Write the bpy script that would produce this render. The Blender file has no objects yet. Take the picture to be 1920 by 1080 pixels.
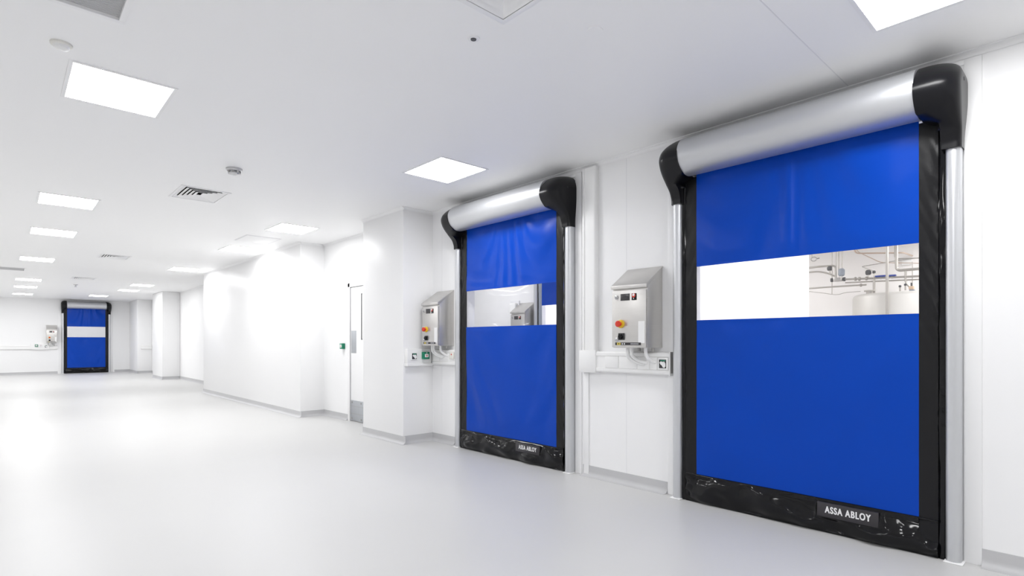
import bpy, bmesh, math, random
from mathutils import Vector, noise
import numpy as np

# ------------------------------------------------------------------ camera, world, exposure
scene = bpy.context.scene
COL = scene.collection
CAM_H, CEIL = 1.30, 3.00
F_PX, YAW, HORIZON = 1034.0, math.radians(42.71), 640.0
cam_data = bpy.data.cameras.new('camera')
cam_data.sensor_width = 36.0
cam_data.lens = F_PX / 1920.0 * 36.0
cam_data.shift_y = (HORIZON - 540.0) / 1920.0
cam_data.clip_start = 0.05
cam_data.clip_end = 200
cam = bpy.data.objects.new('camera', cam_data)
cam.location = (0, 0, CAM_H)
cam.rotation_euler = (math.radians(90), 0, -YAW)
COL.objects.link(cam)
scene.camera = cam

world = bpy.data.worlds.new('world')
scene.world = world
world.use_nodes = True
world.node_tree.nodes['Background'].inputs[0].default_value = (0.8, 0.85, 0.9, 1)
world.node_tree.nodes['Background'].inputs[1].default_value = 0.3

scene.view_settings.view_transform = 'Standard'
scene.view_settings.look = 'None'
scene.view_settings.gamma = 1.0
scene.view_settings.use_curve_mapping = False
scene.view_settings.exposure = 1.46
LAMP = 9.0            # radiance of the ceiling light panels
scene.cycles.max_bounces = 6
scene.cycles.diffuse_bounces = 5
scene.cycles.glossy_bounces = 3
scene.cycles.adaptive_threshold = 0.05
scene.cycles.transparent_max_bounces = 12

random.seed(4)

# ------------------------------------------------------------------ materials
MATS = {}
def mat(name, color, rough=0.5, metal=0.0, spec=0.5, coat=0.0, coat_rough=0.1, vary=0.0, vscale=6.0,
        bump=0.0, bscale=200.0, emit=0.0, stretch=None):
    m = bpy.data.materials.new(name)
    m.use_nodes = True
    nt = m.node_tree
    b = nt.nodes['Principled BSDF']
    b.inputs['Base Color'].default_value = (*color, 1)
    b.inputs['Roughness'].default_value = rough
    b.inputs['Metallic'].default_value = metal
    b.inputs['Specular IOR Level'].default_value = spec
    b.inputs['Coat Weight'].default_value = coat
    b.inputs['Coat Roughness'].default_value = coat_rough
    if emit:
        b.inputs['Emission Color'].default_value = (*color, 1)
        b.inputs['Emission Strength'].default_value = emit
    if vary or bump:
        tc = nt.nodes.new('ShaderNodeTexCoord')
        mp = nt.nodes.new('ShaderNodeMapping')
        if stretch:
            mp.inputs['Scale'].default_value = stretch
        nt.links.new(tc.outputs['Object'], mp.inputs['Vector'])
    if vary:
        n = nt.nodes.new('ShaderNodeTexNoise')
        n.inputs['Scale'].default_value = vscale
        n.inputs['Detail'].default_value = 1
        r = nt.nodes.new('ShaderNodeMapRange')
        r.inputs['To Min'].default_value = 1 - vary
        r.inputs['To Max'].default_value = 1 + vary
        mx = nt.nodes.new('ShaderNodeMix')
        mx.data_type = 'RGBA'
        mx.blend_type = 'MULTIPLY'
        mx.inputs[0].default_value = 1.0
        mx.inputs[6].default_value = (*color, 1)
        nt.links.new(mp.outputs[0], n.inputs['Vector'])
        nt.links.new(n.outputs[0], r.inputs[0])
        nt.links.new(r.outputs[0], mx.inputs[7])
        nt.links.new(mx.outputs[2], b.inputs['Base Color'])
    if bump:
        n2 = nt.nodes.new('ShaderNodeTexNoise')
        n2.inputs['Scale'].default_value = bscale
        n2.inputs['Detail'].default_value = 3
        bp = nt.nodes.new('ShaderNodeBump')
        bp.inputs['Strength'].default_value = bump
        bp.inputs['Distance'].default_value = 0.002
        nt.links.new(mp.outputs[0], n2.inputs['Vector'])
        nt.links.new(n2.outputs[0], bp.inputs['Height'])
        nt.links.new(bp.outputs[0], b.inputs['Normal'])
    MATS[name] = m
    return m

mat('wall_white', (0.91, 0.91, 0.915), 0.42, spec=0.22, vary=0.006, vscale=1.2)
mat('ceiling_white', (0.96, 0.96, 0.964), 0.5, spec=0.3, vary=0.006, vscale=0.8)
mat('floor_vinyl', (0.61, 0.608, 0.604), 0.38, spec=0.35, vary=0.015, vscale=1.5)
mat('skirting_grey', (0.55, 0.55, 0.56), 0.4, spec=0.35, vary=0.03, vscale=4)
mat('trim_white', (0.91, 0.91, 0.915), 0.35)
mat('plastic_white', (0.89, 0.89, 0.885), 0.35, vary=0.006, vscale=3)
mat('plastic_cream', (0.80, 0.79, 0.74), 0.4)
mat('blue_vinyl', (0.0, 0.054, 0.44), 0.26, spec=0.17, vary=0.02, vscale=2, bump=0.06, bscale=500)
mat('black_vinyl', (0.006, 0.006, 0.007), 0.34, spec=0.3, bump=0.08, bscale=300)
mat('black_gloss', (0.004, 0.004, 0.005), 0.09, spec=0.32)
mat('black_plastic', (0.003, 0.003, 0.0045), 0.3, spec=0.3, coat=0.05, coat_rough=0.2)
mat('black_matte', (0.012, 0.012, 0.013), 0.6)
mat('aluminium', (0.62, 0.63, 0.65), 0.4, metal=0.75, vary=0.01, vscale=3)
mat('post_aluminium', (0.64, 0.65, 0.67), 0.34, metal=0.7)
mat('stainless', (0.66, 0.645, 0.625), 0.36, metal=0.8, vary=0.03, vscale=9, bump=0.1, bscale=90, stretch=(1, 1, 14))
mat('stainless_dark', (0.42, 0.41, 0.40), 0.4, metal=0.8)
mat('kick_steel', (0.52, 0.54, 0.57), 0.4, metal=0.8, vary=0.03, vscale=12)
mat('dark_display', (0.045, 0.042, 0.045), 0.25)
mat('red', (0.70, 0.045, 0.02), 0.35)
mat('yellow', (0.80, 0.52, 0.02), 0.4)
mat('label_yellow', (0.72, 0.58, 0.10), 0.5)
mat('green', (0.005, 0.22, 0.12), 0.4)
mat('logo_plate', (0.035, 0.032, 0.036), 0.35)
mat('logo_white', (0.88, 0.88, 0.88), 0.45)
mat('grey_mesh', (0.66, 0.66, 0.67), 0.55)
mat('grey_line', (0.45, 0.45, 0.47), 0.5)
mat('seam', (0.80, 0.80, 0.82), 0.5)
mat('grille_black', (0.015, 0.015, 0.016), 0.8)
mat('pipe_steel', (0.46, 0.44, 0.41), 0.3, metal=0.75)
mat('pipe_copper', (0.62, 0.50, 0.42), 0.4, metal=0.5)
mat('tank_steel', (0.60, 0.585, 0.555), 0.45, metal=0.2)
mat('valve_grey', (0.10, 0.10, 0.105), 0.5)
mat('actuator_and_sheen_grey', (0.30, 0.33, 0.38), 0.45)
mat('valve_blue', (0.05, 0.08, 0.33), 0.45)
mat('instrument_tan', (0.62, 0.46, 0.33), 0.5)
mat('process_wall', (0.91, 0.89, 0.875), 0.5)
mat('chrome', (0.55, 0.55, 0.56), 0.2, metal=0.9)
lm = mat('lamp_glow', (1.0, 1.0, 1.0), 0.5, emit=LAMP)

def glass_mat(name, tint, gloss):
    m = bpy.data.materials.new(name)
    m.use_nodes = True
    nt = m.node_tree
    for n in list(nt.nodes):
        nt.nodes.remove(n)
    out = nt.nodes.new('ShaderNodeOutputMaterial')
    tr = nt.nodes.new('ShaderNodeBsdfTransparent')
    tr.inputs[0].default_value = (*tint, 1)
    gl = nt.nodes.new('ShaderNodeBsdfGlossy')
    gl.inputs['Roughness'].default_value = 0.06
    lw = nt.nodes.new('ShaderNodeLayerWeight')
    pw = nt.nodes.new('ShaderNodeMath')
    pw.operation = 'POWER'
    pw.inputs[1].default_value = 4.0
    nt.links.new(lw.outputs['Facing'], pw.inputs[0])
    mu = nt.nodes.new('ShaderNodeMath')
    mu.operation = 'MULTIPLY_ADD'
    mu.inputs[1].default_value = 0.4 * gloss
    mu.inputs[2].default_value = 0.012 * gloss
    mx = nt.nodes.new('ShaderNodeMixShader')
    nt.links.new(pw.outputs[0], mu.inputs[0])
    nt.links.new(mu.outputs[0], mx.inputs[0])
    nt.links.new(tr.outputs[0], mx.inputs[1])
    nt.links.new(gl.outputs[0], mx.inputs[2])
    nt.links.new(mx.outputs[0], out.inputs[0])
    MATS[name] = m
glass_mat('clear_pvc', (0.97, 0.97, 0.975), 1.0)

# ------------------------------------------------------------------ mesh helpers
class MB:
    def __init__(s):
        s.v, s.f = [], []
    def box(s, x0, x1, y0, y1, z0, z1):
        n = len(s.v)
        s.v += [(x0, y0, z0), (x1, y0, z0), (x1, y1, z0), (x0, y1, z0), (x0, y0, z1), (x1, y0, z1), (x1, y1, z1), (x0, y1, z1)]
        s.f += [tuple(n + i for i in q) for q in ((0, 3, 2, 1), (4, 5, 6, 7), (0, 1, 5, 4), (1, 2, 6, 5), (2, 3, 7, 6), (3, 0, 4, 7))]
        return s
    def rings(s, rings, cap=True, closed=True):
        n, k = len(s.v), len(rings[0])
        for r in rings:
            s.v += [tuple(p) for p in r]
        for i in range(len(rings) - 1):
            for j in range(k if closed else k - 1):
                a, b = n + i * k + j, n + i * k + (j + 1) % k
                s.f.append((a, b, b + k, a + k))
        if cap:
            s.f.append(tuple(n + j for j in reversed(range(k))))
            s.f.append(tuple(n + (len(rings) - 1) * k + j for j in range(k)))
        return s
    def tube(s, path, r, n=12, cap=True):
        P = [Vector(p) for p in path]
        rs = r if isinstance(r, (list, tuple)) else [r] * len(P)
        rr, ref = [], None
        for i, p in enumerate(P):
            t = (P[min(i + 1, len(P) - 1)] - P[max(i - 1, 0)]).normalized()
            if ref is None:
                ref = Vector((0, 0, 1)) if abs(t.z) < 0.9 else Vector((1, 0, 0))
            u = (ref - t * ref.dot(t)).normalized()
            w = t.cross(u)
            ref = u
            rr.append([p + (u * math.cos(a) + w * math.sin(a)) * rs[i] for a in (2 * math.pi * j / n for j in range(n))])
        return s.rings(rr, cap)
    def lathe(s, prof, c=(0, 0, 0), axis='z', n=24):
        rr = []
        for r, h in prof:
            ring = []
            for j in range(n):
                a = 2 * math.pi * j / n
                x, y = r * math.cos(a), r * math.sin(a)
                p = (x, y, h) if axis == 'z' else ((x, h, y) if axis == 'y' else (h, x, y))
                ring.append((p[0] + c[0], p[1] + c[1], p[2] + c[2]))
            rr.append(ring)
        return s.rings(rr)
    def sheet(s, fn, nu, nv, thick):
        """fn(u,v)->(x,y,z); thickness added along +y"""
        n = len(s.v)
        A = [fn(i / nu, j / nv) for j in range(nv + 1) for i in range(nu + 1)]
        N = len(A)
        s.v += A
        s.v += [(p[0], p[1] + thick, p[2]) for p in A]
        w = nu + 1
        for j in range(nv):
            for i in range(nu):
                a = n + j * w + i
                s.f.append((a, a + 1, a + w + 1, a + w))
                s.f.append((a + N, a + N + w, a + N + w + 1, a + N + 1))
        rim = [i for i in range(w)] + [j * w + nu for j in range(1, nv + 1)] + [nv * w + i for i in range(nu - 1, -1, -1)] + [j * w for j in range(nv - 1, 0, -1)]
        for k in range(len(rim)):
            a, b = rim[k] + n, rim[(k + 1) % len(rim)] + n
            s.f.append((a, a + N, b + N, b))
        return s
    def build(s, name, material, parent=None, smooth=False, bevel=0.0, seg=2, loc=None, angle=35):
        me = bpy.data.meshes.new(name)
        me.from_pydata(s.v, [], s.f)
        bm = bmesh.new()
        bm.from_mesh(me)
        bmesh.ops.recalc_face_normals(bm, faces=bm.faces)
        if bevel:
            ed = [e for e in bm.edges if len(e.link_faces) == 2 and e.calc_face_angle(0) > 0.5]
            bmesh.ops.bevel(bm, geom=ed, offset=bevel, segments=seg, profile=0.5, affect='EDGES', clamp_overlap=True)
        bm.to_mesh(me)
        bm.free()
        if smooth or bevel:
            me.shade_smooth()
            me.set_sharp_from_angle(angle=math.radians(angle))
        me.materials.append(MATS[material])
        o = bpy.data.objects.new(name, me)
        COL.objects.link(o)
        if parent:
            o.parent = parent
        if loc:
            o.location = loc
        return o

def box(name, m, d, parent=None, bevel=0.0, **k):
    return MB().box(*d).build(name, m, parent, bevel=bevel, **k)

def tag(o, label, cat, group=None):
    o['label'] = label
    o['category'] = cat
    if group:
        o['group'] = group
    return o

def struct(o, label=None):
    o['kind'] = 'structure'
    if label:
        o['label'] = label
    return o

def thing(name, label, cat, loc=(0, 0, 0), rz=0.0, group=None):
    o = bpy.data.objects.new(name, None)
    o.empty_display_size = 0.1
    COL.objects.link(o)
    o.location = loc
    o.rotation_euler = (0, 0, rz)
    return tag(o, label, cat, group)

RIGHT = -math.pi / 2     # faces -X, local x runs to -Y

def slab(us, vs, u0, u1, v0, v1, holes, put, t):
    """solid panel of cells with rectangular holes; put(u,v,w) maps to world, w in {0,t}"""
    U = sorted({u0, u1, *[h[i] for h in holes for i in (0, 1)]})
    V = sorted({v0, v1, *[h[i] for h in holes for i in (2, 3)]})
    U = [u for u in U if u0 <= u <= u1]
    V = [v for v in V if v0 <= v <= v1]
    m = MB()
    idx = {}
    def vid(i, j, k):
        if (i, j, k) not in idx:
            idx[(i, j, k)] = len(m.v)
            m.v.append(put(U[i], V[j], k * t))
        return idx[(i, j, k)]
    def full(i, j):
        if i < 0 or j < 0 or i >= len(U) - 1 or j >= len(V) - 1:
            return False
        cu, cv = (U[i] + U[i + 1]) / 2, (V[j] + V[j + 1]) / 2
        return not any(h[0] < cu < h[1] and h[2] < cv < h[3] for h in holes)
    for i in range(len(U) - 1):
        for j in range(len(V) - 1):
            if not full(i, j):
                continue
            m.f.append((vid(i, j, 0), vid(i + 1, j, 0), vid(i + 1, j + 1, 0), vid(i, j + 1, 0)))
            m.f.append((vid(i, j, 1), vid(i, j + 1, 1), vid(i + 1, j + 1, 1), vid(i + 1, j, 1)))
            for (di, dj, a, b) in ((-1, 0, (i, j), (i, j + 1)), (1, 0, (i + 1, j), (i + 1, j + 1)), (0, -1, (i, j), (i + 1, j)), (0, 1, (i, j + 1), (i + 1, j + 1))):
                if not full(i + di, j + dj):
                    m.f.append((vid(*a, 0), vid(*b, 0), vid(*b, 1), vid(*a, 1)))
    return m

# ------------------------------------------------------------------ layout (metres)
XW = 4.17            # right wall face
XP = 3.72            # pier faces
XB = 4.50            # far recessed wall face
YF = 28.6            # far wall face
D1, D2, D3X = 1.525, 4.53, 2.53
D4Y, X4 = 5.855, 6.72
OPEN = 0.80          # half width of door openings

# ------------------------------------------------------------------ floor, ceiling, walls
struct(box('floor', 'floor_vinyl', (-4.8, 12.0, -5.2, 33.5, -0.1, 0.0)), 'smooth pale grey vinyl floor')

DIFFUSERS = [(1.715, 1.875), (1.675, 7.15), (1.645, 13.58), (1.60, 18.8)]
DW, DL = 0.235, 0.305
GRILLES = [(0.16, 3.245), (0.08, 17.4)]
GW, GL = 0.29, 0.30
holes = [(x - DW, x + DW, y - DL, y + DL) for x, y in DIFFUSERS] + [(x - GW, x + GW, y - GL, y + GL) for x, y in GRILLES]
ceil = slab(None, None, -4.8, 4.62, -5.2, YF + 0.1, holes, lambda u, v, w: (u, v, CEIL + w), 0.03).build('ceiling', 'ceiling_white')
struct(ceil, 'flat white panelled ceiling')
for y in (1.18,):
    box('joint_strip', 'seam', (-4.8, 4.16, y - 0.003, y + 0.003, CEIL - 0.0012, CEIL + 0.001), ceil)

right = slab(None, None, -5.2, 6.06, 0, CEIL, [(D1 - OPEN, D1 + OPEN, -1, 2.66), (D2 - OPEN, D2 + OPEN, -1, 2.66)],
             lambda u, v, w: (XW + w, u, v), 0.12).build('wall_right', 'wall_white')
struct(right, 'white panel wall holding the two near roll-up doors')
for y in (0.30, -1.0, 2.98, 5.85):
    box('panel_joint', 'seam', (XW - 0.001, XW + 0.002, y - 0.002, y + 0.002, 0.1, CEIL), right)
struct(box('wall_pier', 'wall_white', (XP, XW + 0.12, 6.06, 7.12, 0, CEIL), bevel=0.012), 'white square pier jutting out beyond the middle roll-up door')
rec = slab(None, None, 7.12, 9.40, 0, CEIL, [(7.42, 8.43, -1, 2.185)], lambda u, v, w: (XW + w, u, v), 0.12).build('wall_recess', 'wall_white')
struct(rec, 'white recessed wall around the hinged door')
struct(box('wall_block', 'wall_white', (3.74, 4.62, 9.40, 15.60, 0, CEIL), bevel=0.012), 'long white wall block along the right side')
struct(box('wall_right_far', 'wall_white', (XB, XB + 0.12, 15.60, YF + 0.12, 0, CEIL)), 'white recessed wall at the far right')
struct(box('wall_pier_far', 'wall_white', (3.97, XB, 21.8, 23.4, 0, CEIL), bevel=0.012), 'white pier in the distance on the right')
struct(box('wall_pier_end', 'wall_white', (4.0, XB, YF - 1.9, YF, 0, CEIL), bevel=0.012), 'white corner pier beside the end wall')
endw = slab(None, None, -4.8, 4.62, 0, CEIL, [(D3X - 0.70, D3X + 0.70, -1, 2.66)], lambda u, v, w: (u, YF + w, v), 0.12).build('wall_far', 'wall_white')
struct(endw, 'white end wall with the distant roll-up door')
struct(box('wall_left', 'wall_white', (-4.8, -4.6, -5.2, YF + 0.12, 0, CEIL)))
struct(box('wall_back', 'wall_white', (-4.8, 4.3, -5.3, -5.1, 0, CEIL)))

# rooms behind the doors
a = slab(None, None, 2.99, 9.7, 0, CEIL, [(D4Y - 0.69, D4Y + 0.69, -1, 2.66)], lambda u, v, w: (X4 + w, u, v), 0.10).build('wall_airlock', 'wall_white')
struct(a, 'white inner wall seen through the middle door window')
struct(box('wall_partition', 'wall_white', (XW + 0.12, 8.40, 2.89, 2.99, 0, CEIL)), 'bright white partition seen through the near door window')
struct(box('wall_airlock_end', 'wall_white', (XW + 0.12, 8.4, 9.7, 9.8, 0, CEIL)))
struct(box('wall_beyond', 'process_wall', (8.28, 8.40, 2.99, 9.8, 0, CEIL)))
struct(box('wall_process_back', 'process_wall', (11.4, 11.5, -1.7, 5.1, 0, CEIL)), 'pale wall behind the pipework in the process room')
struct(box('wall_process_side', 'process_wall', (XW + 0.12, 11.5, -1.7, -1.6, 0, CEIL)))
struct(box('wall_process_end', 'process_wall', (8.4, 11.5, 5.0, 5.1, 0, CEIL)))
struct(box('ceiling_annex', 'ceiling_white', (XW + 0.06, 11.6, -1.8, 9.9, CEIL, CEIL + 0.05)))
struct(box('wall_end_room_back', 'wall_white', (-0.5, 5.5, 33.0, 33.1, 0, CEIL)))
struct(box('wall_end_room_left', 'wall_white', (-0.5, -0.4, YF + 0.12, 33.1, 0, CEIL)))
struct(box('wall_end_room_right', 'wall_white', (5.4, 5.5, YF + 0.12, 33.1, 0, CEIL)))
struct(box('ceiling_end_room', 'ceiling_white', (-0.6, 5.6, YF + 0.06, 33.2, CEIL, CEIL + 0.05)))

# skirting: coved grey vinyl, profile swept between two floor points; n = direction out of the wall
def skirting(name, p, q, n, hgt=0.10):
    prof = [(0.0, hgt), (0.004, hgt), (0.0045, 0.045)]
    for k in range(6):
        t = k / 5 * math.pi / 2
        prof.append((0.0405 - 0.036 * math.cos(t), 0.040 - 0.0365 * math.sin(t)))
    prof += [(0.06, 0.0015), (0.06, 0.0), (0.0, 0.0)]
    m = MB()
    m.rings([[(c[0] + n[0] * a, c[1] + n[1] * a, z) for a, z in prof] for c in (p, q)])
    return struct(m.build(name, 'skirting_grey', smooth=True, angle=50))
W, S = (-1, 0), (0, -1)
for i, (p, q, n) in enumerate([
        ((XW, -5.1), (XW, D1 - 1.025), W), ((XW, D1 + 1.035), (XW, D2 - 1.04), W), ((XW, D2 + 1.04), (XW, 6.06), W),
        ((XW, 6.06), (XP, 6.06), S), ((XP, 6.0), (XP, 7.12), W), ((XW, 8.50), (XW, 9.40), W), ((XW, 9.40), (3.74, 9.40), S),
        ((3.74, 9.34), (3.74, 15.60), W), ((XB, 15.6), (XB, 21.8), W), ((XB, 21.8), (3.97, 21.8), S), ((3.97, 21.74), (3.97, 23.4), W),
        ((XB, 23.4), (XB, YF - 1.9), W), ((XB, YF - 1.9), (4.0, YF - 1.9), S), ((4.0, YF - 1.96), (4.0, YF), W),
        ((4.0, YF), (3.47, YF), S), ((1.61, YF), (-4.6, YF), S), ((-4.6, -5.1), (-4.6, YF), (1, 0)), ((-4.6, -5.1), (4.17, -5.1), (0, 1))]):
    skirting('baseboard_%d' % (i + 1), p, q, n)

# small white cove bead where wall meets ceiling
def bead(name, p, q, n):
    prof = [(0.0, CEIL), (0.0, CEIL - 0.034), (0.006, CEIL - 0.036)]
    for k in range(5):
        t = k / 4 * math.pi / 2
        prof.append((0.034 - 0.028 * math.cos(t), CEIL - 0.034 + 0.028 * math.sin(t)))
    prof += [(0.036, CEIL - 0.002), (0.036, CEIL)]
    m = MB()
    m.rings([[(c[0] + n[0] * a, c[1] + n[1] * a, z) for a, z in prof] for c in (p, q)])
    struct(m.build(name, 'trim_white', smooth=True, angle=50))
for i, (p, q, n) in enumerate([((XW, -5.1), (XW, 6.06), W), ((XW, 6.06), (XP, 6.06), S), ((XP, 6.03), (XP, 7.12), W), ((XW, 7.12), (XW, 9.4), W),
                               ((XW, 9.4), (3.74, 9.4), S), ((3.74, 9.37), (3.74, 15.6), W), ((XB, 15.6), (XB, 21.8), W), ((4.0, YF), (-4.6, YF), S)]):
    bead('trim_%d' % (i + 1), p, q, n)

# ------------------------------------------------------------------ roll-up doors
CAPP = [(2.43, .106), (2.474, .109), (2.534, .135), (2.587, .198), (2.647, .272), (2.69, .310), (2.735, .328), (2.77, .326), (2.81, .306), (2.86, .258), (2.90, .203), (2.928, .145), (2.94, .085)]
def cap_front(z):
    zs = [p[0] for p in CAPP]
    ys = [p[1] for p in CAPP]
    i = max(0, min(len(zs) - 2, next((k for k in range(len(zs) - 1) if z <= zs[k + 1]), len(zs) - 2)))
    def tan(k):
        a, b = max(0, k - 1), min(len(zs) - 1, k + 1)
        return (ys[b] - ys[a]) / (zs[b] - zs[a])
    h = zs[i + 1] - zs[i]
    t = (z - zs[i]) / h
    return ((2 * t**3 - 3 * t**2 + 1) * ys[i] + (t**3 - 2 * t**2 + t) * h * tan(i) + (-2 * t**3 + 3 * t**2) * ys[i + 1] + (t**3 - t**2) * h * tan(i + 1))

def sstep(a, b, x):
    t = max(0, min(1, (x - a) / (b - a)))
    return t * t * (3 - 2 * t)

def end_cap(side, hw, sx):
    xs, xo, xp = 0.755 * sx + 0.0, hw + 0.006, hw - 0.088
    m = MB()
    rr = []
    for k in range(61):
        z = 2.43 + (2.94 - 2.43) * k / 60
        fr = cap_front(z)
        xin = xp + (xs - xp) * sstep(2.565, 2.632, z)
        t = max(0, (z - 2.80) / 0.14)
        out = xo + 0.016 * sstep(2.45, 2.72, z) - 0.10 * (1 - math.sqrt(max(0, 1 - min(1, t)**2)))
        rc = 0.03 + 0.085 * sstep(2.5, 2.72, z)
        rc = min(rc, fr * 0.9, (out - xin) * 0.8)
        ring = [(xin, 0.0), (xin, -fr * 0.5), (xin, -fr), ((xin + out - rc) / 2, -fr)]
        for j in range(9):
            aa = j / 8 * math.pi / 2
            ring.append((out - rc + rc * math.sin(aa), -fr + rc - rc * math.cos(aa)))
        ring += [(out, -fr * 0.05), (out, 0.0)]
        rr.append([(side * x, y, z) for x, y in ring])
    m.rings(rr)
    return m

def make_door(label, loc, rz, sx=1.0, seed=0.0, logo=True, wrinkle=1.0, strip_mat='black_vinyl', casing=True):
    d = thing('roll_up_door', label, 'door', loc, rz, 'blue roll-up doors')
    hw = 0.94 * sx if sx == 1.0 else 0.94 * sx
    bw = 0.735 * sx                    # blue half width
    nz = lambda x, z, s, q: noise.noise(Vector((x * s + seed, z * s - seed * 0.7, q + seed)))
    # fabric relief: slack folds pulled from the corners
    def relief(x, z):
        e = max(0.3, min(1.0, (bw + 0.05 - abs(x)) / 0.2))
        c = 0.75 if z > 1.6 else 0.45                     # folds pull away from the strip corners
        lean = x - c * z * math.tanh(3 * x)
        f1 = nz(lean, 0.18 * z, 4.2, 1.0) * 0.017
        f2 = nz(lean * 1.1, 0.25 * z + 0.3 * x, 9.5, 4.0) * 0.0045
        f3 = nz(x, z, 1.3, 8.0) * 0.018
        edge = sstep(0.0, 0.12, min(abs(z - 1.47), abs(z - 1.902)))
        return -0.056 - (f1 * (0.4 + 0.6 * edge) + f2 * edge + f3) * wrinkle * e * (1 - 0.85 * sstep(1.44, 1.52, z) * (1 - sstep(1.85, 1.94, z))) * (0.08 + 0.92 * sstep(0.22, 0.5, z))
    def panel(z0, z1, name, material, th=0.004, nu=44, nv=36):
        return MB().sheet(lambda u, v: ((2 * u - 1) * bw, relief((2 * u - 1) * bw, z0 + (z1 - z0) * v), z0 + (z1 - z0) * v), nu, nv, th).build(name, material, d, smooth=True, angle=60)
    up = panel(1.902, 2.70, 'upper_curtain', 'blue_vinyl')
    lo = panel(0.20, 1.470, 'lower_curtain', 'blue_vinyl', nv=56)
    up['label'] = 'upper blue vinyl curtain panel'
    lo['label'] = 'lower blue vinyl curtain panel'
    w = panel(1.470, 1.902, 'vision_panel', 'clear_pvc', th=0.002, nu=20, nv=8)
    w['label'] = 'clear see-through strip'
    # weld seams along the vision strip
    for z in (1.462, 1.910):
        MB().sheet(lambda u, v: ((2 * u - 1) * bw, relief((2 * u - 1) * bw, z) - 0.0015, z - 0.008 + 0.016 * v), 44, 1, 0.003).build('weld_seam', 'blue_vinyl', d, smooth=True)
    # black side strips with ripples at the outer edge
    for s in (-1, 1):
        def strip(u, v, s=s):
            z = 0.0 + 2.63 * v
            x = bw + (0.86 * sx - 0.03 - bw) * u
            amp = 0.002 + 0.007 * sstep(0.35, 1.0, u) * (0.35 + 0.65 * sstep(1.2, 2.4, z))
            rip = noise.noise(Vector((u * 1.5 + seed, z * 14 + u * 3, 3.1 + s))) * amp + noise.noise(Vector((u + seed, z * 4, 9.0 + s))) * amp * 0.8
            return (s * x, -0.056 - rip, z)
        MB().sheet(strip, 10, 150, 0.004).build('side_strip', strip_mat, d, smooth=True, angle=80)
        def liner(u, v, s=s):
            z = 0.002 + 2.56 * v
            x = 0.835 * sx - 0.012 + (hw - 0.045 - 0.835 * sx) * u
            bul = math.sin(u * math.pi) * 0.012
            rip = noise.noise(Vector((u * 2 + seed, z * 6, 5.5 + s))) * 0.006
            return (s * x, -0.045 - bul - rip, z)
        MB().sheet(liner, 8, 90, 0.005).build('guide_liner', 'black_gloss', d, smooth=True, angle=80)
        # guide post: rounded extruded aluminium profile
        x0, x1, dep, r = hw - 0.074, hw, 0.092, 0.034
        prof = [(x0, -0.0)]
        for k in range(7):
            t = k / 6 * math.pi / 2
            prof.append((x0 + r - r * math.cos(t), -(dep - r) - r * math.sin(t)))
        for k in range(7):
            t = k / 6 * math.pi / 2
            prof.append((x1 - r + r * math.sin(t), -(dep - r) - r * math.cos(t)))
        prof.append((x1, 0.0))
        m = MB()
        m.rings([[(s * x, y, z) for x, y in prof] for z in (0.006, 2.44)])
        m.build('guide_post', 'post_aluminium', d, smooth=True, angle=40)
        box('foot_pad', 'trim_white', (s * (x0 - 0.006) if s > 0 else -x1 - 0.012, s * (x1 + 0.012) if s > 0 else -x0 + 0.006, -dep - 0.010, 0, 0.0, 0.008), d, bevel=0.003)
        ec = end_cap(s, hw, sx).build('end_cap', 'black_plastic', d, smooth=True, angle=50)
        MB().lathe([(0.0, 0.0), (0.011, 0.0), (0.011, 0.004), (0.0, 0.004)], (s * (hw + 0.021) - 0.002, -0.14, 2.80), 'x', 14).build('fixing_hole', 'black_matte', ec)
    # roller cover
    m = MB()
    m.rings([[(x, -0.162 + 0.160 * math.cos(t), 2.765 + 0.146 * math.sin(t)) for t in (2 * math.pi * k / 72 for k in range(72))] for x in (-0.758 * sx, 0.758 * sx)])
    m.build('roller_cover', 'aluminium', d, smooth=True, angle=50)
    # bottom bag
    hb = 0.83 * sx
    def hem_out(x, z):
        t = z / 0.235
        bag = 0.034 * math.sin(min(1, max(0, t)) * math.pi) ** 0.8 if 0 < t < 1 else 0
        e = sstep(0, 0.16, hb - abs(x))
        calm = 1 - 0.85 * sstep(0.08, 0.12, z) * sstep(0.14, 0.18, x / sx) * (1 - sstep(0.54, 0.60, x / sx))
        n1 = nz(x + 0.9 * z, z * 1.5 - x * 0.25, 4.2, 2.0) * 0.050
        n2 = nz(x - 0.8 * z, z + x * 0.3, 12.0, 6.0) * (0.006 + 0.02 * (1 - e))
        top = 1 - sstep(0.19, 0.225, z)
        return 0.058 + bag * (0.5 + 0.5 * e) + (n1 + n2) * top * calm * sstep(0, 0.03, z)
    MB().sheet(lambda u, v: ((2 * u - 1) * hb, -hem_out((2 * u - 1) * hb, 0.001 + 0.228 * v), 0.001 + 0.228 * v), 170, 30, 0.02).build('bottom_bag', 'black_gloss', d, smooth=True, angle=80)
    box('hem_tape', 'black_vinyl', (-bw, bw, -0.0665, -0.05, 0.196, 0.222), d)
    if logo:
        lx0, lx1, lz0, lz1 = 0.176, 0.533, 0.118, 0.212
        flat = max(hem_out(lx0 + (lx1 - lx0) * i / 20, lz0 + (lz1 - lz0) * j / 8) for i in range(21) for j in range(9)) + 0.001
        lp = box('logo_plate', 'logo_plate', (lx0, lx1, -flat - 0.003, -flat + 0.012, lz0, lz1), d, bevel=0.001)
        cu = bpy.data.curves.new('lettering', 'FONT')
        cu.body = 'ASSA ABLOY'
        cu.offset = 0.026
        cu.space_character = 1.2
        tmp = bpy.data.objects.new('lettering_tmp', cu)
        COL.objects.link(tmp)
        bpy.context.view_layer.update()
        me = bpy.data.meshes.new_from_object(tmp.evaluated_get(bpy.context.evaluated_depsgraph_get()))
        bpy.data.objects.remove(tmp)
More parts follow.
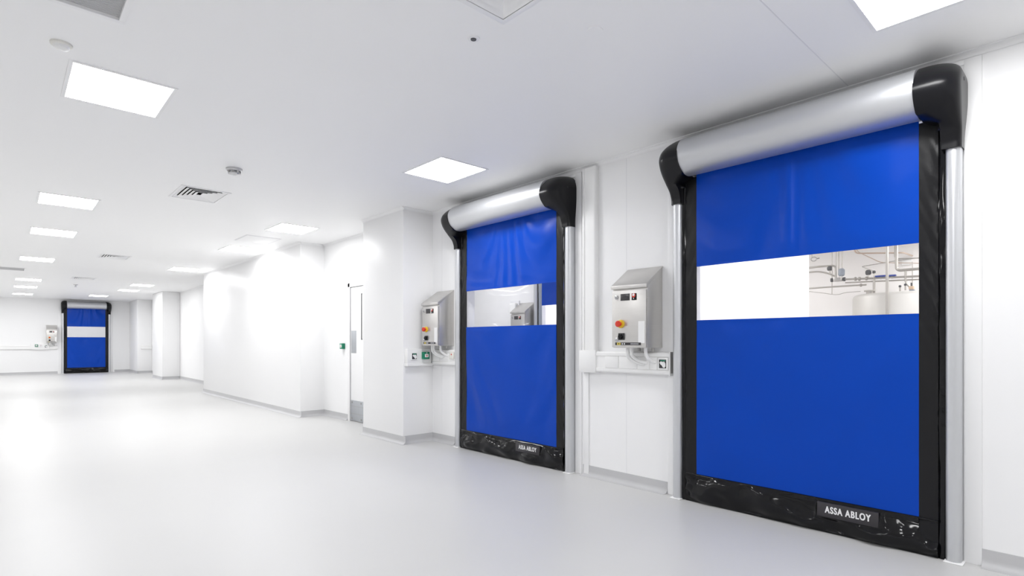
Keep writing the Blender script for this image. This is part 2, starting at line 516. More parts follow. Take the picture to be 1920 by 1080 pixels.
        src = me                                   # heavier strokes: the glyphs widened sideways
        base = [tuple(v.co) for v in src.vertices]
        polys = [tuple(p.vertices) for p in src.polygons]
        vv, ff = [], []
        for sh in (-0.026, 0.0, 0.026):
            k0 = len(vv)
            vv += [(c[0] + sh, c[1], 0.0) for c in base]
            ff += [tuple(i + k0 for i in p) for p in polys]
        me = bpy.data.meshes.new('lettering')
        me.from_pydata(vv, [], ff)
        xs = [v.co.x for v in me.vertices]
        ys = [v.co.y for v in me.vertices]
        ax, bx_, ay, by = min(xs), max(xs), min(ys), max(ys)
        for v in me.vertices:
            x = 0.223 + (v.co.x - ax) / (bx_ - ax) * 0.270
            z = 0.146 + (v.co.y - ay) / (by - ay) * 0.046
            v.co = (x, -flat - 0.0042 - 0.0004 * (v.index // len(base)), z)
        me.materials.append(MATS['logo_white'])
        t = bpy.data.objects.new('lettering', me)
        COL.objects.link(t)
        t.parent = lp
        t['label'] = 'white capital lettering ASSA ABLOY'
    # casing panels fixed to the wall round the opening
    for s in ((-1, 1) if casing else ()):
        a0, a1 = hw + 0.004, hw + 0.085
        box('casing', 'trim_white', (min(s * a0, s * a1), max(s * a0, s * a1), -0.010, 0, 0.0, 2.955), d, bevel=0.002)
    if casing:
        box('casing_head', 'trim_white', (-hw - 0.085, hw + 0.085, -0.008, 0, 2.93, 2.962), d, bevel=0.002)
    return d

make_door('large near blue roll-up door with silver roller and black end caps', (XW, D1, 0), RIGHT, seed=1.7, wrinkle=1.2)
make_door('middle blue roll-up door between the pier and the steel control box', (XW, D2, 0), RIGHT, seed=6.3, wrinkle=1.7)
make_door('small distant blue roll-up door in the end wall', (D3X, YF, 0), 0.0, sx=0.85, seed=11.9, logo=False, wrinkle=1.5)
make_door('blue roll-up door glimpsed through the window of the middle door', (X4, D4Y, 0), RIGHT, sx=0.85, seed=15.1, logo=False, casing=False, strip_mat='actuator_and_sheen_grey')  # grey strip colour stands for white reflections on black vinyl

# ------------------------------------------------------------------ hinged white door in the recess
dr = bpy.data.objects.new('door_1', None)
COL.objects.link(dr)
dr.location = (XW, 7.925, 0)
dr.rotation_euler = (0, 0, RIGHT)
struct(dr, 'white hinged door with steel kick plate half hidden by the pier')
box('leaf', 'wall_white', (-0.493, 0.49, 0.012, 0.06, 0.012, 2.175), dr, bevel=0.003)
box('leaf_gap', 'grey_line', (-0.4975, -0.493, 0.010, 0.05, 0.0, 2.183), dr)
box('leaf_gap', 'grey_line', (-0.4975, 0.50, 0.010, 0.05, 2.176, 2.181), dr)
for s in (-1, 1):
    box('jamb', 'trim_white', (min(s * 0.505, s * 0.57), max(s * 0.505, s * 0.57), -0.004, 0.0, 0, 2.25), dr, bevel=0.002)
box('jamb', 'trim_white', (-0.57, 0.57, -0.004, 0.0, 2.187, 2.25), dr, bevel=0.002)
vp = box('vision_frame', 'valve_grey', (-0.125, -0.10, 0.003, 0.013, 1.325, 2.06), dr)
box('vision_frame', 'valve_grey', (0.10, 0.125, 0.003, 0.013, 1.325, 2.06), dr)
box('pane', 'plastic_white', (-0.10, 0.10, 0.007, 0.013, 1.34, 2.045), dr)
box('push_plate', 'kick_steel', (-0.468, -0.30, 0.008, 0.0125, 1.11, 1.474), dr, bevel=0.001)
kp = box('kick_plate', 'kick_steel', (-0.488, 0.486, 0.007, 0.0125, 0.016, 0.343), dr, bevel=0.001)
for z in (0.13, 0.25):
    box('groove', 'stainless_dark', (-0.486, 0.484, 0.0055, 0.0075, z - 0.002, z + 0.002), kp)
for x in (-0.44, 0.43, -0.13):
    for z in (0.05, 0.31):
        MB().lathe([(0, 0), (0.016, 0), (0.016, 0.004), (0, 0.004)], (x, 0.002, z), 'y', 12).build('screw', 'stainless_dark', kp)

# ------------------------------------------------------------------ stainless control boxes
def control_box(label, loc, rz, hoses=True, dark=False):
    b = thing('control_box', label, 'control box', loc, rz, 'steel door control boxes')
    w, dep, h = 0.177, 0.225, 0.52     # half width, depth, front height; origin at bottom centre on the wall
    m = MB()
    prof = [(0, 0), (-dep, 0.0), (-dep, h), (-0.012, 0.690), (0, 0.690)]
    m.rings([[(x, y, z) for y, z in prof] for x in (-w, w)])
    m.build('body', 'stainless', b, bevel=0.003)
    # sloping hood with lip
    m = MB()
    hp = [(-dep - 0.026, h - 0.014), (-dep - 0.026, h + 0.016), (-0.004, 0.703), (-0.004, 0.690), (-dep + 0.002, h + 0.004), (-dep + 0.002, h - 0.012)]
    m.rings([[(x, y, z) for y, z in hp] for x in (-w - 0.005, w + 0.005)])
    m.build('hood', 'stainless', b, bevel=0.0015)
    y = -dep - 0.020
    dpn = box('door_panel', 'stainless', (-w + 0.003, w - 0.003, y, -dep - 0.002, 0.004, h - 0.030), b, bevel=0.003)
    box('display', 'dark_display', (-0.082, 0.012, y - 0.003, y, 0.405, 0.463), dpn, bevel=0.001)
    sw = box('rocker_switch', 'black_plastic', (0.034, 0.081, y - 0.006, y, 0.405, 0.462), dpn, bevel=0.002)
    MB().lathe([(0, 0), (0.012, 0), (0.010, -0.006), (0, -0.006)], (0.056, y - 0.006, 0.448), 'y', 14).build('indicator_lamp', 'logo_white', sw, smooth=True)
    MB().lathe([(0.012, 0.001), (0.018, 0.001), (0.018, -0.002), (0.012, -0.002)], (0.056, y - 0.006, 0.444), 'y', 14).build('lamp_ring', 'red', sw, smooth=True)
    box('switch_mark', 'logo_white', (0.052, 0.060, y - 0.0075, y - 0.006, 0.414, 0.422), sw)
    for x, z in ((-0.125, 0.437), (-0.122, 0.068)):
        lk = MB().lathe([(0, 0.001), (0.018, 0.001), (0.018, -0.006), (0.012, -0.010), (0, -0.010)], (x, y, z), 'y', 18).build('lock', 'chrome', dpn, smooth=True)
        box('key_slot', 'black_matte', (x - 0.007, x + 0.007, y - 0.0115, y - 0.0095, z - 0.002, z + 0.002), lk)
    es = MB().lathe([(0, 0), (0.036, 0), (0.036, -0.010), (0.030, -0.014), (0, -0.014)], (-0.078, y, 0.205), 'y', 24).build('emergency_stop', 'yellow', dpn, smooth=True)
    MB().lathe([(0, -0.012), (0.017, -0.012), (0.017, -0.030), (0.026, -0.034), (0.027, -0.048), (0.020, -0.054), (0, -0.055)], (-0.078, y, 0.205), 'y', 24).build('stop_button', 'red', es, smooth=True)
    rs = box('rotary_switch', 'black_matte', (-0.102, -0.042, y - 0.010, y, 0.067, 0.125), dpn, bevel=0.003)
    MB().tube([(-0.072, y - 0.010, 0.096), (-0.072, y - 0.026, 0.096)], 0.02, 16).build('knob', 'black_plastic', rs, smooth=True)
    box('paper_label', 'logo_white', (0.098, 0.160, y - 0.0015, y, 0.040, 0.225), dpn)
    st = box('name_strip', 'dark_display', (-0.138, 0.125, y - 0.002, y, 0.022, 0.045), dpn)
    box('warning_sticker', 'label_yellow', (-0.118, -0.082, y - 0.003, y - 0.0015, 0.023, 0.044), st)
    box('strip_mark', 'black_matte', (-0.108, -0.092, y - 0.0036, y - 0.0028, 0.030, 0.037), st)
    for x in (-0.068, -0.046):
        box('strip_mark', 'logo_white', (x, x + 0.010, y - 0.003, y - 0.0015, 0.027, 0.039), st)
    for k in range(9):
        box('strip_mark', 'grey_line', (0.022 + k * 0.009, 0.029 + k * 0.009, y - 0.003, y - 0.0015, 0.029, 0.038), st)
    for x in (-0.04, 0.10):
        MB().tube([(x + 0.04, -0.09, 0.002), (x + 0.04, -0.09, -0.03)], 0.013, 12).build('cable_gland', 'stainless_dark', b, smooth=True)
    if hoses:
        for x, dx, drop in ((-0.066, 0.085, 0.125), (-0.025, 0.075, 0.110), (0.118, 0.015, 0.105)):
            pts = [(x, -0.165, 0.002)]
            for k in range(13):
                t = k / 12
                pts.append((x + dx * sstep(0.25, 1, t), -0.165 + 0.095 * sstep(0.1, 0.95, t), -0.02 - drop * math.sin(min(1, t * 1.05) * math.pi / 2)))
            pts.append((x + dx + 0.008, -0.055, -0.02 - drop))
            MB().tube(pts, 0.0145, 14).build('flexible_conduit', 'plastic_white', b, smooth=True)
    return b
control_box('stainless control box between the two near roll-up doors', (XW, 2.785, 1.245), RIGHT)
control_box('stainless control box between the pier and the middle roll-up door', (XW, 5.77, 1.245), RIGHT)
cb = control_box('stainless control box on the end wall left of the distant door', (1.42, YF, 1.245), 0.0)
cb.scale = (0.92, 1, 1)
hs = thing('switch_housing', 'pale tall housing left of the control box inside the middle door window', 'housing', (X4, 7.18, 0))
box('housing_body', 'plastic_white', (-0.10, 0, -0.085, 0.085, 1.0, 1.98), hs, bevel=0.03, seg=3)
box('housing_back', 'seam', (-0.03, 0, -0.11, 0.11, 0.95, 2.02), hs, bevel=0.006)
control_box('stainless control box glimpsed through the window of the middle door', (X4, 6.875, 1.27), RIGHT)

# ------------------------------------------------------------------ trunking, plates, call points
def trunk_profile(d, h0, h1, r=0.018, lip=0.006):
    """(out, across) profile of dado trunking: raised shoulders and a flat lid recess"""
    w = h1 - h0
    pts = [(0, h0), (d - r, h0)]
    for k in range(5):
        t = k / 4 * math.pi / 2
        pts.append((d - r + r * math.sin(t), h0 + r - r * math.cos(t)))
    pts += [(d, h0 + 0.2 * w), (d - lip, h0 + 0.215 * w), (d - lip, h1 - 0.215 * w), (d, h1 - 0.2 * w)]
    for k in range(5):
        t = k / 4 * math.pi / 2
        pts.append((d - r + r * math.cos(t), h1 - r + r * math.sin(t)))
    pts += [(d - r, h1), (0, h1)]
    return pts

# between doors: L-shaped trunking
t = thing('cable_trunking', 'white L-shaped cable trunking dropping from ceiling beside the middle door', 'trunking', (XW, 0, 0))
pr = trunk_profile(0.060, 1.012, 1.206)
MB().rings([[(-o, y, z) for o, z in pr] for y in (2.505, 3.44)]).build('horizontal_duct', 'plastic_white', t, smooth=True, angle=30)
pr = trunk_profile(0.052, 3.300, 3.470)
MB().rings([[(-o, y, z) for o, y in pr] for z in (1.19, 2.965)]).build('vertical_duct', 'plastic_white', t, smooth=True, angle=30)
m = MB()     # corner piece
m.rings([[(-0.066, y, z) for y, z in ((3.488, 1.215), (3.488, 1.02), (3.47, 1.002), (3.30, 1.002), (3.285, 1.02), (3.285, 1.215))],
         [(0.0, y, z) for y, z in ((3.488, 1.215), (3.488, 1.02), (3.47, 1.002), (3.30, 1.002), (3.285, 1.02), (3.285, 1.215))]])
m.build('corner_cover', 'plastic_white', t, bevel=0.006)
box('end_cover', 'plastic_white', (-0.064, 0, 2.498, 2.508, 1.008, 1.210), t, bevel=0.002)
box('end_shadow_gap', 'stainless_dark', (-0.055, 0, 2.4935, 2.4985, 1.03, 1.21), t)
for y0, y1 in ((3.03, 3.18), (2.83, 3.02), (2.70, 2.825), (2.625, 2.695)):
    box('lid_plate', 'plastic_white', (-0.059, -0.05, y0, y1, 1.054, 1.164), t, bevel=0.002)
box('low_strip', 'trim_white', (-0.012, 0, 3.415, 3.475, 0.0, 1.01), t, bevel=0.003)

def hand_switch(label, loc, rz):
    s = thing('touchless_switch', label, 'switch', loc, rz, 'touchless door switches')
    box('back_plate', 'plastic_white', (-0.048, 0.048, -0.010, 0, -0.052, 0.052), s, bevel=0.004)
    fp = box('sensor_face', 'dark_display', (-0.034, 0.034, -0.013, -0.009, -0.038, 0.036), s, bevel=0.002)
    box('green_strip', 'green', (-0.020, 0.028, -0.0145, -0.0125, 0.022, 0.031), fp)
    m = MB()     # white open hand symbol
    hand = [(-0.028, 0.010), (-0.016, 0.020), (0.004, 0.016), (0.016, 0.020), (0.028, 0.004), (0.030, -0.022), (0.018, -0.034), (0.004, -0.030), (-0.006, -0.014), (-0.020, -0.004)]
    m.rings([[(x, y, z) for x, z in hand] for y in (-0.0155, -0.0125)])
    m.build('hand_symbol', 'logo_white', fp)
    return s
hand_switch('black touchless hand-symbol switch on the trunking by the near door', (XW - 0.057, 2.565, 1.110), RIGHT)

# beyond the middle door: short trunking between pier and door post
t = thing('cable_trunking', 'short white cable trunking beside the pier under the control box', 'trunking', (XW, 0, 0))
pr = trunk_profile(0.060, 1.0, 1.195)
MB().rings([[(-o, y, z) for o, z in pr] for y in (5.49, 6.055)]).build('horizontal_duct', 'plastic_white', t, smooth=True, angle=30)
for y0, y1 in ((5.62, 5.82), (5.83, 6.03)):
    box('lid_plate', 'plastic_white', (-0.059, -0.05, y0, y1, 1.045, 1.150), t, bevel=0.002)
# its run across the pier's return carries on in front of the corner
t2 = thing('switch_housing', 'white switch housing on the pier return left of the control box', 'housing', (XP, 6.06, 0))
box('housing_body', 'plastic_white', (0.02, 0.38, -0.07, 0, 1.0, 1.205), t2, bevel=0.008)
box('housing_ledge', 'plastic_white', (0.015, 0.40, -0.078, 0, 0.985, 1.02), t2, bevel=0.006)
hand_switch('black touchless hand-symbol switch on the pier housing', (XP + 0.115, 5.99, 1.112), 0.0)

def call_point(label, loc, rz, deep=0.05, small=False):
    s = thing('call_point', label, 'call point', loc, rz, 'green emergency call points')
    w = 0.046
    box('case', 'green', (-w, w, -deep, 0, -w, w), s, bevel=0.004)
    f = box('front_window', 'logo_white', (-0.028, 0.028, -deep - 0.003, -deep + 0.002, -0.022, 0.020), s, bevel=0.002)
    MB().lathe([(0, 0), (0.009, 0), (0.009, -0.003), (0, -0.003)], (0.0, -deep - 0.002, -0.002), 'y', 14).build('press_dot', 'red', f)
    box('arrow_mark', 'logo_white', (-0.008, 0.008, -deep - 0.0015, -deep + 0.001, 0.028, 0.038), s)
    return s
call_point('green emergency call point on the pier housing by the control box', (XP + 0.275, 5.99, 1.118), 0.0)
call_point('green emergency call point on the recess wall beside the hinged door', (XW, 8.64, 1.22), RIGHT, 0.055)

def isolator(label, loc, rz, material='plastic_cream'):
    s = thing('isolator_switch', label, 'switch', loc, rz)
    box('plate', material, (-0.043, 0.043, -0.012, 0, -0.046, 0.046), s, bevel=0.003)
    box('rocker', 'red', (-0.008, 0.008, -0.016, -0.011, 0.004, 0.020), s, bevel=0.002)
    return s
isolator('cream isolator plate with red rocker beside the middle door post', (XW - 0.057, 5.555, 1.125), RIGHT)

# end wall trunking and plates
t = thing('cable_trunking', 'long white dado trunking across the end wall', 'trunking', (0, YF - 0.001, 0))
pr = trunk_profile(0.055, 0.985, 1.14)
MB().rings([[(x, -o, z) for o, z in pr] for x in (-4.59, 1.60)]).build('horizontal_duct', 'plastic_white', t, smooth=True, angle=30)
box('raised_box', 'plastic_white', (0.80, 1.36, -0.075, 0, 0.975, 1.25), t, bevel=0.006)
call_point('green emergency call point on the end wall trunking', (0.965, YF - 0.075, 1.13), 0.0, 0.03)
isolator('grey switch plate on the end wall trunking beside the call point', (1.10, YF - 0.075, 1.13), 0.0, 'seam')
hand_switch('black touchless hand-symbol switch on the end wall trunking', (1.25, YF - 0.075, 1.10), 0.0)
t = thing('cable_trunking', 'short white dado trunking on the far corner pier', 'trunking', (0, YF - 1.9, 0))
MB().rings([[(x, -o, z) for o, z in pr] for x in (4.12, 4.49)]).build('horizontal_duct', 'plastic_white', t, smooth=True, angle=30)

# ------------------------------------------------------------------ ceiling fittings
def ceiling_light(label, x, y, group='ceiling light panels'):
    l = thing('ceiling_light', label, 'ceiling light', (x, y, CEIL), 0, group)
    w, h, e = 0.265, 0.315, 0.022
    m = MB()
    for d in ((-w - e, w + e, -h - e, -h), (-w - e, w + e, h, h + e), (-w - e, -w, -h, h), (w, w + e, -h, h)):
        m.box(*d, -0.006, 0.001)
    m.build('frame', 'trim_white', l)
    o = box('diffuser', 'plastic_white', (-w, w, -h, h, -0.0035, -0.001), l)
    o.data.materials.append(MATS['lamp_glow'])
    for p in o.data.polygons:
        p.material_index = 1 if p.normal.z < -0.9 else 0      # only the underside glows
    return l
LX, RX = 0.58, 3.215
left_names = ['large bright ceiling light panel nearest on the left', 'second ceiling light panel from the front in the left row', 'third ceiling light panel from the front in the left row',
              'fourth ceiling light panel from the front in the left row', 'fifth ceiling light panel from the front in the left row', 'sixth ceiling light panel from the front in the left row', 'last ceiling light panel of the left row near the end wall']
for nme, y in zip(left_names, (4.585, 8.575, 11.18, 15.06, 20.2, 22.9, 26.4)):
    ceiling_light(nme, LX - 0.0 if y < 14 else 0.52, y)
right_names = ['bright ceiling light panel above the middle roll-up door', 'ceiling light panel in front of the recess with the hinged door', 'ceiling light panel just behind the ceiling hatch',
               'ceiling light panel beside the far end of the long wall block', 'ceiling light panel in front of the distant pier', 'ceiling light panel beside the distant pier', 'ceiling light panel right above the distant roll-up door']
for nme, (x, y) in zip(right_names, ((RX + 0.02, 4.49), (RX, 8.38), (RX, 10.88), (3.14, 14.85), (3.10, 19.9), (3.08, 22.2), (2.62, 25.6))):
    ceiling_light(nme, x, y)
ceiling_light('ceiling light panel cut by the top edge above the near roll-up door', RX + 0.02, 0.545)
OUT = 'added ceiling light panels out of view behind and left of the camera'
for x, y in ((LX, 0.55), (LX, -3.4), (RX, -3.4), (-2.1, -3.4), (-2.1, 0.55), (-2.1, 4.585), (-2.1, 8.575), (-2.1, 11.18), (-2.1, 15.06), (-2.1, 17.6), (-2.1, 20.2), (-2.1, 22.9), (-2.1, 25.5), (-2.1, 28.0)):  # unseen panels put in for illumination, set closer to brighten the far end
    ceiling_light('added ceiling light panel lighting the room from out of view', x, y, OUT)
for x, y in ((5.45, 4.6), (5.45, 7.4), (7.5, 5.7), (7.6, 7.6)):
    ceiling_light('white ceiling light panel in the rooms behind the middle door', x, y, 'lights behind the middle door')
for x, y in ((6.3, 1.2), (6.3, 2.2), (8.6, 1.2), (10.6, 1.2), (9.5, 4.4), (9.0, 0.1), (10.7, -0.3)):  # unseen panels, several added only to brighten this room
    ceiling_light('unseen ceiling light panel added to light the process room behind the near door', x, y, 'process room lights')
for x, y in ((1.8, 31.2), (3.4, 31.2)):
    ceiling_light('white ceiling light panel in the room behind the distant door', x, y, 'lights behind the distant door')

def diffuser(label, x, y):
    d = thing('air_diffuser', label, 'air diffuser', (x, y, CEIL), 0, 'four-way ceiling air diffusers')
    m = MB()
    w, h, e = DW - 0.012, DL - 0.012, 0.03
    for b in ((-w - e, w + e, -h - e, -h), (-w - e, w + e, h, h + e), (-w - e, -w, -h, h), (w, w + e, -h, h)):
        m.box(*b, -0.006, 0.0)
    m.build('frame', 'trim_white', d, bevel=0.001)
    m = MB()
    for b in ((-DW, DW, -DL, -DL + 0.004), (-DW, DW, DL - 0.004, DL), (-DW, -DW + 0.004, -DL, DL), (DW - 0.004, DW, -DL, DL)):
        m.box(*b, 0.0, 0.16)
    m.box(-DW, DW, -DL, DL, 0.155, 0.16)
    m.build('plenum', 'grille_black', d)
    for k in range(5):
        a, b = w - 0.040 - k * 0.040, h - 0.040 - k * 0.046
        up, th = 0.010, 0.003
        if a < 0.02:
            break
        m = MB()
        rr = []
        for da, z in ((0.0, up), (0.036, -0.004), (0.036, -0.004 + th), (0.0, up + th)):
            rr.append([(-a - da, -b - da, z), (a + da, -b - da, z), (a + da, b + da, z), (-a - da, b + da, z)])
        rr.append(rr[0])
        m.rings(rr, cap=False)
        m.build('louvre_ring', 'trim_white', d)
    return d
for nme, (x, y) in zip(('white four-way air diffuser cut by the top edge of the picture', 'four-way ceiling air diffuser with dark louvres behind the sprinkler',
                        'four-way ceiling air diffuser in the middle distance', 'farthest thin four-way air diffuser before the distant door'), DIFFUSERS):
    diffuser(nme, x, y)

def grille(label, x, y):
    g = thing('return_grille', label, 'air grille', (x, y, CEIL), 0, 'grey return air grilles')
    m = MB()
    for b in ((-GW - 0.03, GW + 0.03, -GL - 0.03, -GL), (-GW - 0.03, GW + 0.03, GL, GL + 0.03), (-GW - 0.03, -GW, -GL, GL), (GW, GW + 0.03, -GL, GL)):
        m.box(*b, -0.008, 0.001)
    m.build('frame', 'trim_white', g, bevel=0.001)
    box('mesh_panel', 'grey_mesh', (-GW, GW, -GL, GL, 0.012, 0.018), g)
    m = MB()
    n = 46
    for k in range(n):
        yy = -GL + (k + 0.5) * 2 * GL / n
        m.box(-GW, GW, yy - 0.0022, yy + 0.0022, 0.006, 0.012)
    o = m.build('mesh_wires', 'grey_mesh', g)
    o['kind'] = 'stuff'
    return g
grille('grey return air grille in the top left corner', *GRILLES[0])
grille('distant grey return air grille at the left edge', *GRILLES[1])

h = thing('ceiling_hatch', 'pale square access hatch between two ceiling lights of the right row', 'hatch', (3.125, 9.64, CEIL))
box('hatch_frame', 'seam', (-0.275, 0.275, -0.32, 0.32, -0.004, 0.0), h, bevel=0.001)
box('hatch_panel', 'ceiling_white', (-0.255, 0.255, -0.30, 0.30, -0.007, -0.003), h, bevel=0.001)

s = thing('sprinkler_head', 'small chrome sprinkler head in front of the louvred diffuser', 'sprinkler', (1.675, 5.85, CEIL))
MB().lathe([(0.0, 0.001), (0.076, 0.001), (0.074, -0.016), (0.064, -0.026), (0, -0.026)], n=28).build('base_cup', 'chrome', s, smooth=True)
for k in range(6):
    a_ = k * math.pi / 3
    MB().tube([(0.056 * math.cos(a_), 0.056 * math.sin(a_), -0.024), (0.05 * math.cos(a_), 0.05 * math.sin(a_), -0.05)], 0.006, 8).build('cage_bar', 'stainless_dark', s, smooth=True)
MB().lathe([(0, -0.024), (0.026, -0.024), (0.022, -0.05), (0, -0.05)], n=18).build('bulb', 'logo_white', s, smooth=True)
MB().lathe([(0, -0.048), (0.058, -0.048), (0.052, -0.056), (0.02, -0.062), (0, -0.063)], n=28).build('deflector', 'chrome', s, smooth=True)

s = thing('ceiling_sensor', 'small grey round sensor in white ring below the cut-off diffuser', 'sensor', (1.94, 2.42, CEIL))
MB().lathe([(0.0, 0.001), (0.036, 0.001), (0.034, -0.004), (0.022, -0.005), (0, -0.005)], n=28).build('ring', 'trim_white', s, smooth=True)
MB().lathe([(0.0, -0.004), (0.0165, -0.004), (0.0155, -0.009), (0, -0.010)], n=20).build('lens', 'valve_grey', s, smooth=True)
s = thing('cover_disc', 'faint white blanking disc on ceiling right of the small sensor', 'cover disc', (2.38, 1.91, CEIL))
MB().lathe([(0.0, 0.001), (0.045, 0.001), (0.043, -0.003), (0, -0.004)], n=28).build('disc', 'ceiling_white', s, smooth=True)
s = thing('smoke_detector', 'cream round smoke detector beside the nearest left light', 'detector', (0.245, 4.06, CEIL))
MB().lathe([(0.0, 0.001), (0.052, 0.001), (0.052, -0.010), (0.046, -0.014), (0, -0.014)], n=32).build('base', 'plastic_cream', s, smooth=True)
MB().lathe([(0.0, -0.013), (0.040, -0.013), (0.034, -0.028), (0.018, -0.034), (0, -0.035)], n=32).build('head', 'plastic_white', s, smooth=True)
s = thing('sprinkler_head', 'tiny distant sprinkler head in front of the distant roll-up door', 'sprinkler', (1.60, 21.0, CEIL))
MB().lathe([(0.0, 0.0), (0.06, 0.0), (0.05, -0.014), (0.016, -0.02), (0.014, -0.05), (0.035, -0.055), (0.03, -0.065), (0, -0.066)], n=20).build('body', 'chrome', s, smooth=True)

# ------------------------------------------------------------------ process room seen through the near door window
def vessel():
    v = thing('process_tank', 'large pale steel tank with domed top behind the near door window', 'tank', (10.55, 2.20, 0))
    R_ = 0.72
    prof = [(0, 0.25), (R_, 0.25), (R_, 1.99), (R_ - 0.015, 2.03), (R_ - 0.05, 2.05), (R_ * 0.6, 2.065), (0.0, 2.075)]
    MB().lathe(prof, n=48).build('shell', 'tank_steel', v, smooth=True, angle=60)
    for a in (0.6, 2.2, 3.8, 5.4):
        x, y = 0.55 * math.cos(a), 0.55 * math.sin(a)
        MB().tube([(x, y, 0), (x, y, 0.3)], 0.05, 12).build('leg', 'pipe_steel', v, smooth=True)
    MB().lathe([(R_ + 0.002, 1.66), (R_ + 0.012, 1.67), (R_ + 0.012, 1.70), (R_ + 0.002, 1.71)], n=48).build('band', 'pipe_steel', v, smooth=True)
    nz = MB().lathe([(0, 2.05), (0.05, 2.05), (0.05, 2.11), (0.08, 2.11), (0.08, 2.13), (0, 2.13)], (-0.20, 0.44, 0), n=18).build('nozzle', 'pipe_steel', v, smooth=True)
    return v
vessel()

def pipe(label, pts, r, material='pipe_steel', name='process_pipe', flanges=()):
    P = [Vector(p) for p in pts]
    out = [P[0]]
    for i in range(1, len(P) - 1):       # fillet the bends
        a, b, c = P[i - 1], P[i], P[i + 1]
        k = min(0.06, (a - b).length * 0.45, (c - b).length * 0.45)
        p0, p2 = b + (a - b).normalized() * k, b + (c - b).normalized() * k
        for q in range(6):
            t_ = q / 5
            out.append(p0 * (1 - t_) ** 2 + b * 2 * t_ * (1 - t_) + p2 * t_ * t_)
    out.append(P[-1])
    root = thing(name, label, 'pipe', P[0], 0, 'pipework in the process room')
    MB().tube([p - P[0] for p in out], r, 10).build('run', material, root, smooth=True, angle=60)
    for f in flanges:
        f = Vector(f) - P[0]
        MB().lathe([(0, -0.012), (r * 2, -0.012), (r * 2, 0.012), (0, 0.012)], f, 'y', 14).build('flange', material, root, smooth=True)
    return root
Xp = 10.4
pipe('tall vertical steel pipe standing in front of the tank', [(9.75, 2.262, 0.0), (9.75, 2.262, 2.99)], 0.020)
pipe('U-shaped steel pipe hanging from ceiling above the tank', [(Xp, 2.287, 2.98), (Xp, 2.287, 2.42), (Xp, 1.7, 2.42), (Xp, 1.7, 2.98)], 0.022)
pipe('second drop pipe beside the U-shaped pipe', [(10.5, 2.335, 2.98), (10.5, 2.335, 2.62), (10.5, 2.0, 2.60)], 0.008)
pipe('bent pipe linking the U-shaped pipe to the tank top', [(Xp, 2.168, 2.41), (Xp, 2.168, 2.22), (Xp, 2.10, 2.13), (Xp, 2.09, 2.05)], 0.016)
pipe('upper horizontal steel pipe with flanges in front of the process wall', [(Xp, 3.10, 2.345), (Xp, 2.6, 2.325), (Xp, 1.6, 2.295)], 0.016, flanges=((Xp, 2.86, 2.335), (Xp, 2.80, 2.332), (Xp, 2.70, 2.33)))
pipe('lower horizontal steel pipe just below the flanged one', [(Xp, 3.01, 2.286), (Xp, 1.6, 2.245)], 0.011)
pipe('long low steel pipe ending beside the tank', [(Xp, 3.9, 2.231), (Xp, 2.70, 2.228)], 0.013, flanges=((Xp, 2.78, 2.228),))
pipe('upper left bent steel pipe turning down to the valve', [(Xp, 3.9, 2.58), (Xp, 3.38, 2.596), (Xp, 3.16, 2.59), (Xp, 3.155, 2.38)], 0.016)
pipe('lower left steel pipe sloping into the valve', [(Xp, 3.9, 2.512), (Xp, 3.42, 2.512), (Xp, 3.29, 2.473), (Xp, 3.17, 2.41)], 0.014)
pipe('thin hose sagging across the process wall', [(10.45, 3.62, 2.183), (10.45, 3.38, 2.139), (10.45, 3.147, 2.088), (10.45, 3.026, 2.125), (10.45, 2.80, 2.128)], 0.005)
pipe('thin leftmost vertical pipe over the valves', [(Xp, 3.212, 2.98), (Xp, 3.212, 2.10)], 0.007)
pipe('thin vertical pipe second from left over the valves', [(Xp + .05, 3.163, 2.98), (Xp + .05, 3.163, 2.40)], 0.006)
pipe('vertical pipe with wide sleeve over the valves', [(Xp, 3.110, 2.98), (Xp, 3.110, 2.42)], 0.009)
pipe('vertical pipe feeding the grey actuator', [(Xp, 3.058, 2.98), (Xp, 3.058, 2.52)], 0.009)
pipe('short stub pipe dropping onto the tank', [(Xp, 2.593, 2.31), (Xp, 2.593, 2.06)], 0.018)
pipe('coppery upper pipe under the ceiling of the process room', [(10.9, 3.02, 2.995), (10.9, 3.0, 2.83), (10.9, 2.3, 2.76), (11.39, 2.28, 2.76)], 0.013, 'pipe_copper')
pipe('slanting coppery pipe under the ceiling of the process room', [(10.8, 2.97, 2.995), (10.8, 2.95, 2.85), (10.8, 2.60, 2.62), (10.8, 2.05, 2.55)], 0.007, 'pipe_copper')
pipe('thin grey line running above the blue valves', [(11.39, 2.82, 2.54), (10.5, 2.80, 2.545), (10.5, 2.3, 2.59), (10.5, 1.9, 2.61)], 0.006)
pipe('thin right hand drop line beside the tank', [(10.5, 2.10, 2.55), (10.5, 2.10, 2.1)], 0.006)

def valve(label, loc, r, material, kind):
    v = thing('valve', label, 'valve', loc, 0, 'valves in the process room')
    if kind == 'knob':
        MB().lathe([(0, -r * .9), (r * .75, -r * .9), (r, -r * .4), (r, r * .5), (r * .6, r), (0, r)], n=16).build('hand_wheel', material, v, smooth=True)
        MB().tube([(0, 0, -r * .8), (0, 0, -r * .8 - 0.07)], 0.012, 8).build('stem', 'pipe_steel', v, smooth=True)
    elif kind == 'actuator':
        MB().lathe([(0, -r * 1.3), (r * .7, -r * 1.3), (r, -r * .9), (r, r * .9), (r * .6, r * 1.35), (0, r * 1.4)], n=18).build('housing', material, v, smooth=True)
        MB().tube([(0, 0, -r), (0, 0, -r * 1.3 - 0.06)], 0.014, 8).build('stem', 'pipe_steel', v, smooth=True)
    else:
        MB().box(-0.03, 0.03, -r, r, -0.012, 0.012).build('handle', material, v, bevel=0.004)
        MB().tube([(0, 0, -0.01), (0, 0, -0.05)], 0.012, 8).build('stem', 'pipe_steel', v, smooth=True)
    return v
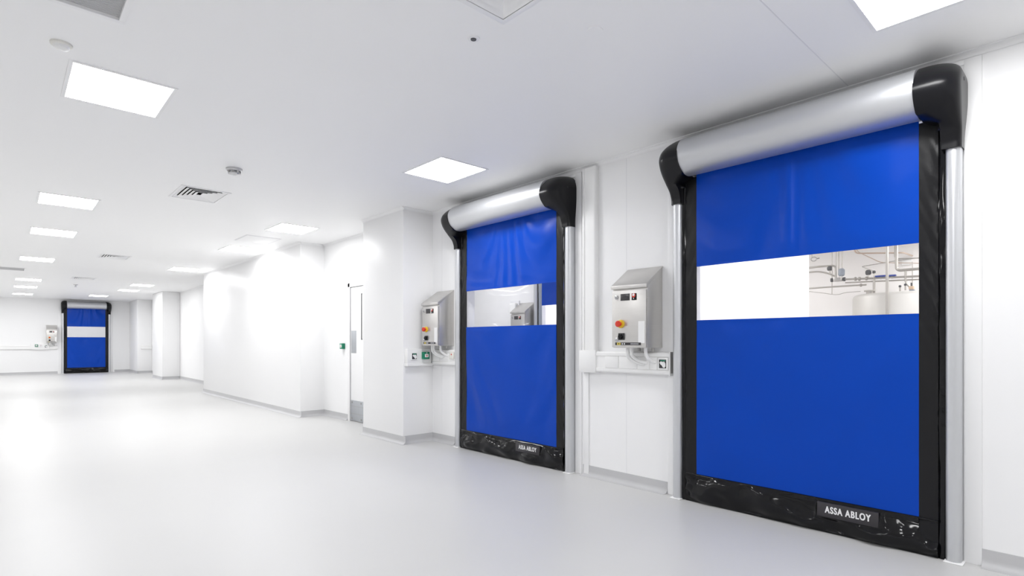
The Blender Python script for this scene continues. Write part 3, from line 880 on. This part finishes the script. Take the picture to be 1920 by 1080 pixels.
valve('dark grey hand wheel at the left end of the pipes', (Xp, 3.25, 2.545), 0.038, 'valve_grey', 'knob')
valve('blue-grey valve actuator above the pipe junction', (Xp - .03, 3.058, 2.46), 0.048, 'actuator_and_sheen_grey', 'actuator')
valve('dark round hand wheel in the middle of the flanged pipe', (Xp, 2.675, 2.425), 0.042, 'valve_grey', 'knob')
valve('small dark hand wheel beside the middle one', (Xp, 2.595, 2.425), 0.024, 'valve_grey', 'knob')
valve('wider blue lever handle left of the tall pipe', (Xp, 2.50, 2.352), 0.075, 'valve_blue', 'lever')
valve('narrower blue lever handle right of the tall pipe', (Xp, 2.345, 2.348), 0.052, 'valve_blue', 'lever')
v = thing('valve_block', 'grey valve block joining the left pipes', 'valve', (Xp, 3.12, 2.345))
box('block', 'stainless_dark', (-0.03, 0.03, -0.07, 0.07, -0.030, 0.035), v, bevel=0.01)
for yy in (-0.095, 0.095):
    MB().lathe([(0, -0.014), (0.034, -0.014), (0.034, 0.014), (0, 0.014)], (0, yy, 0.0), 'y', 14).build('flange', 'valve_grey', v, smooth=True)
v = thing('instrument', 'tan and grey instrument head on the right of the tank', 'instrument', (10.25, 2.06, 2.115))
v.scale = (0.65, 0.65, 0.65)
box('housing', 'instrument_tan', (-0.05, 0.05, -0.05, 0.05, -0.03, 0.05), v, bevel=0.012)
box('cover', 'actuator_and_sheen_grey', (-0.055, 0.055, -0.06, 0.04, -0.07, -0.03), v, bevel=0.008)
MB().tube([(0, 0, 0.04), (0, 0, 0.13)], 0.02, 12).build('sensor_neck', 'valve_grey', v, smooth=True)
for k, yy in enumerate((2.22, 2.15)):
    valve('small dark valve wheel %s over the tank top' % ('left' if k == 0 else 'right'), (10.3, yy, 2.16 + 0.02 * k), 0.018, 'valve_grey', 'knob')
b = thing('pipe_bracket', 'small square steel bracket under the U-shaped pipe', 'bracket', (11.39, 2.35, 2.66))
box('back_plate', 'plastic_white', (-0.04, 0, -0.07, 0.07, -0.05, 0.05), b, bevel=0.004)
box('clip', 'seam', (-0.06, -0.04, -0.08, 0.08, 0.03, 0.05), b, bevel=0.003)
g = thing('ring_gauge', 'grey looped gauge at the left edge of the process room', 'gauge', (Xp, 3.50, 2.735))
MB().tube([(0, 0.045 * math.cos(t_), 0.035 * math.sin(t_)) for t_ in (2 * math.pi * k / 20 for k in range(21))], 0.008, 8).build('loop', 'stainless_dark', g, smooth=True)
MB().tube([(0, 0.03, 0.03), (0, 0.035, 0.262)], 0.006, 8).build('hanger', 'pipe_steel', g, smooth=True)
MB().tube([(0, -0.045, 0), (0, -0.09, 0.008)], 0.007, 8).build('spout', 'valve_grey', g, smooth=True)
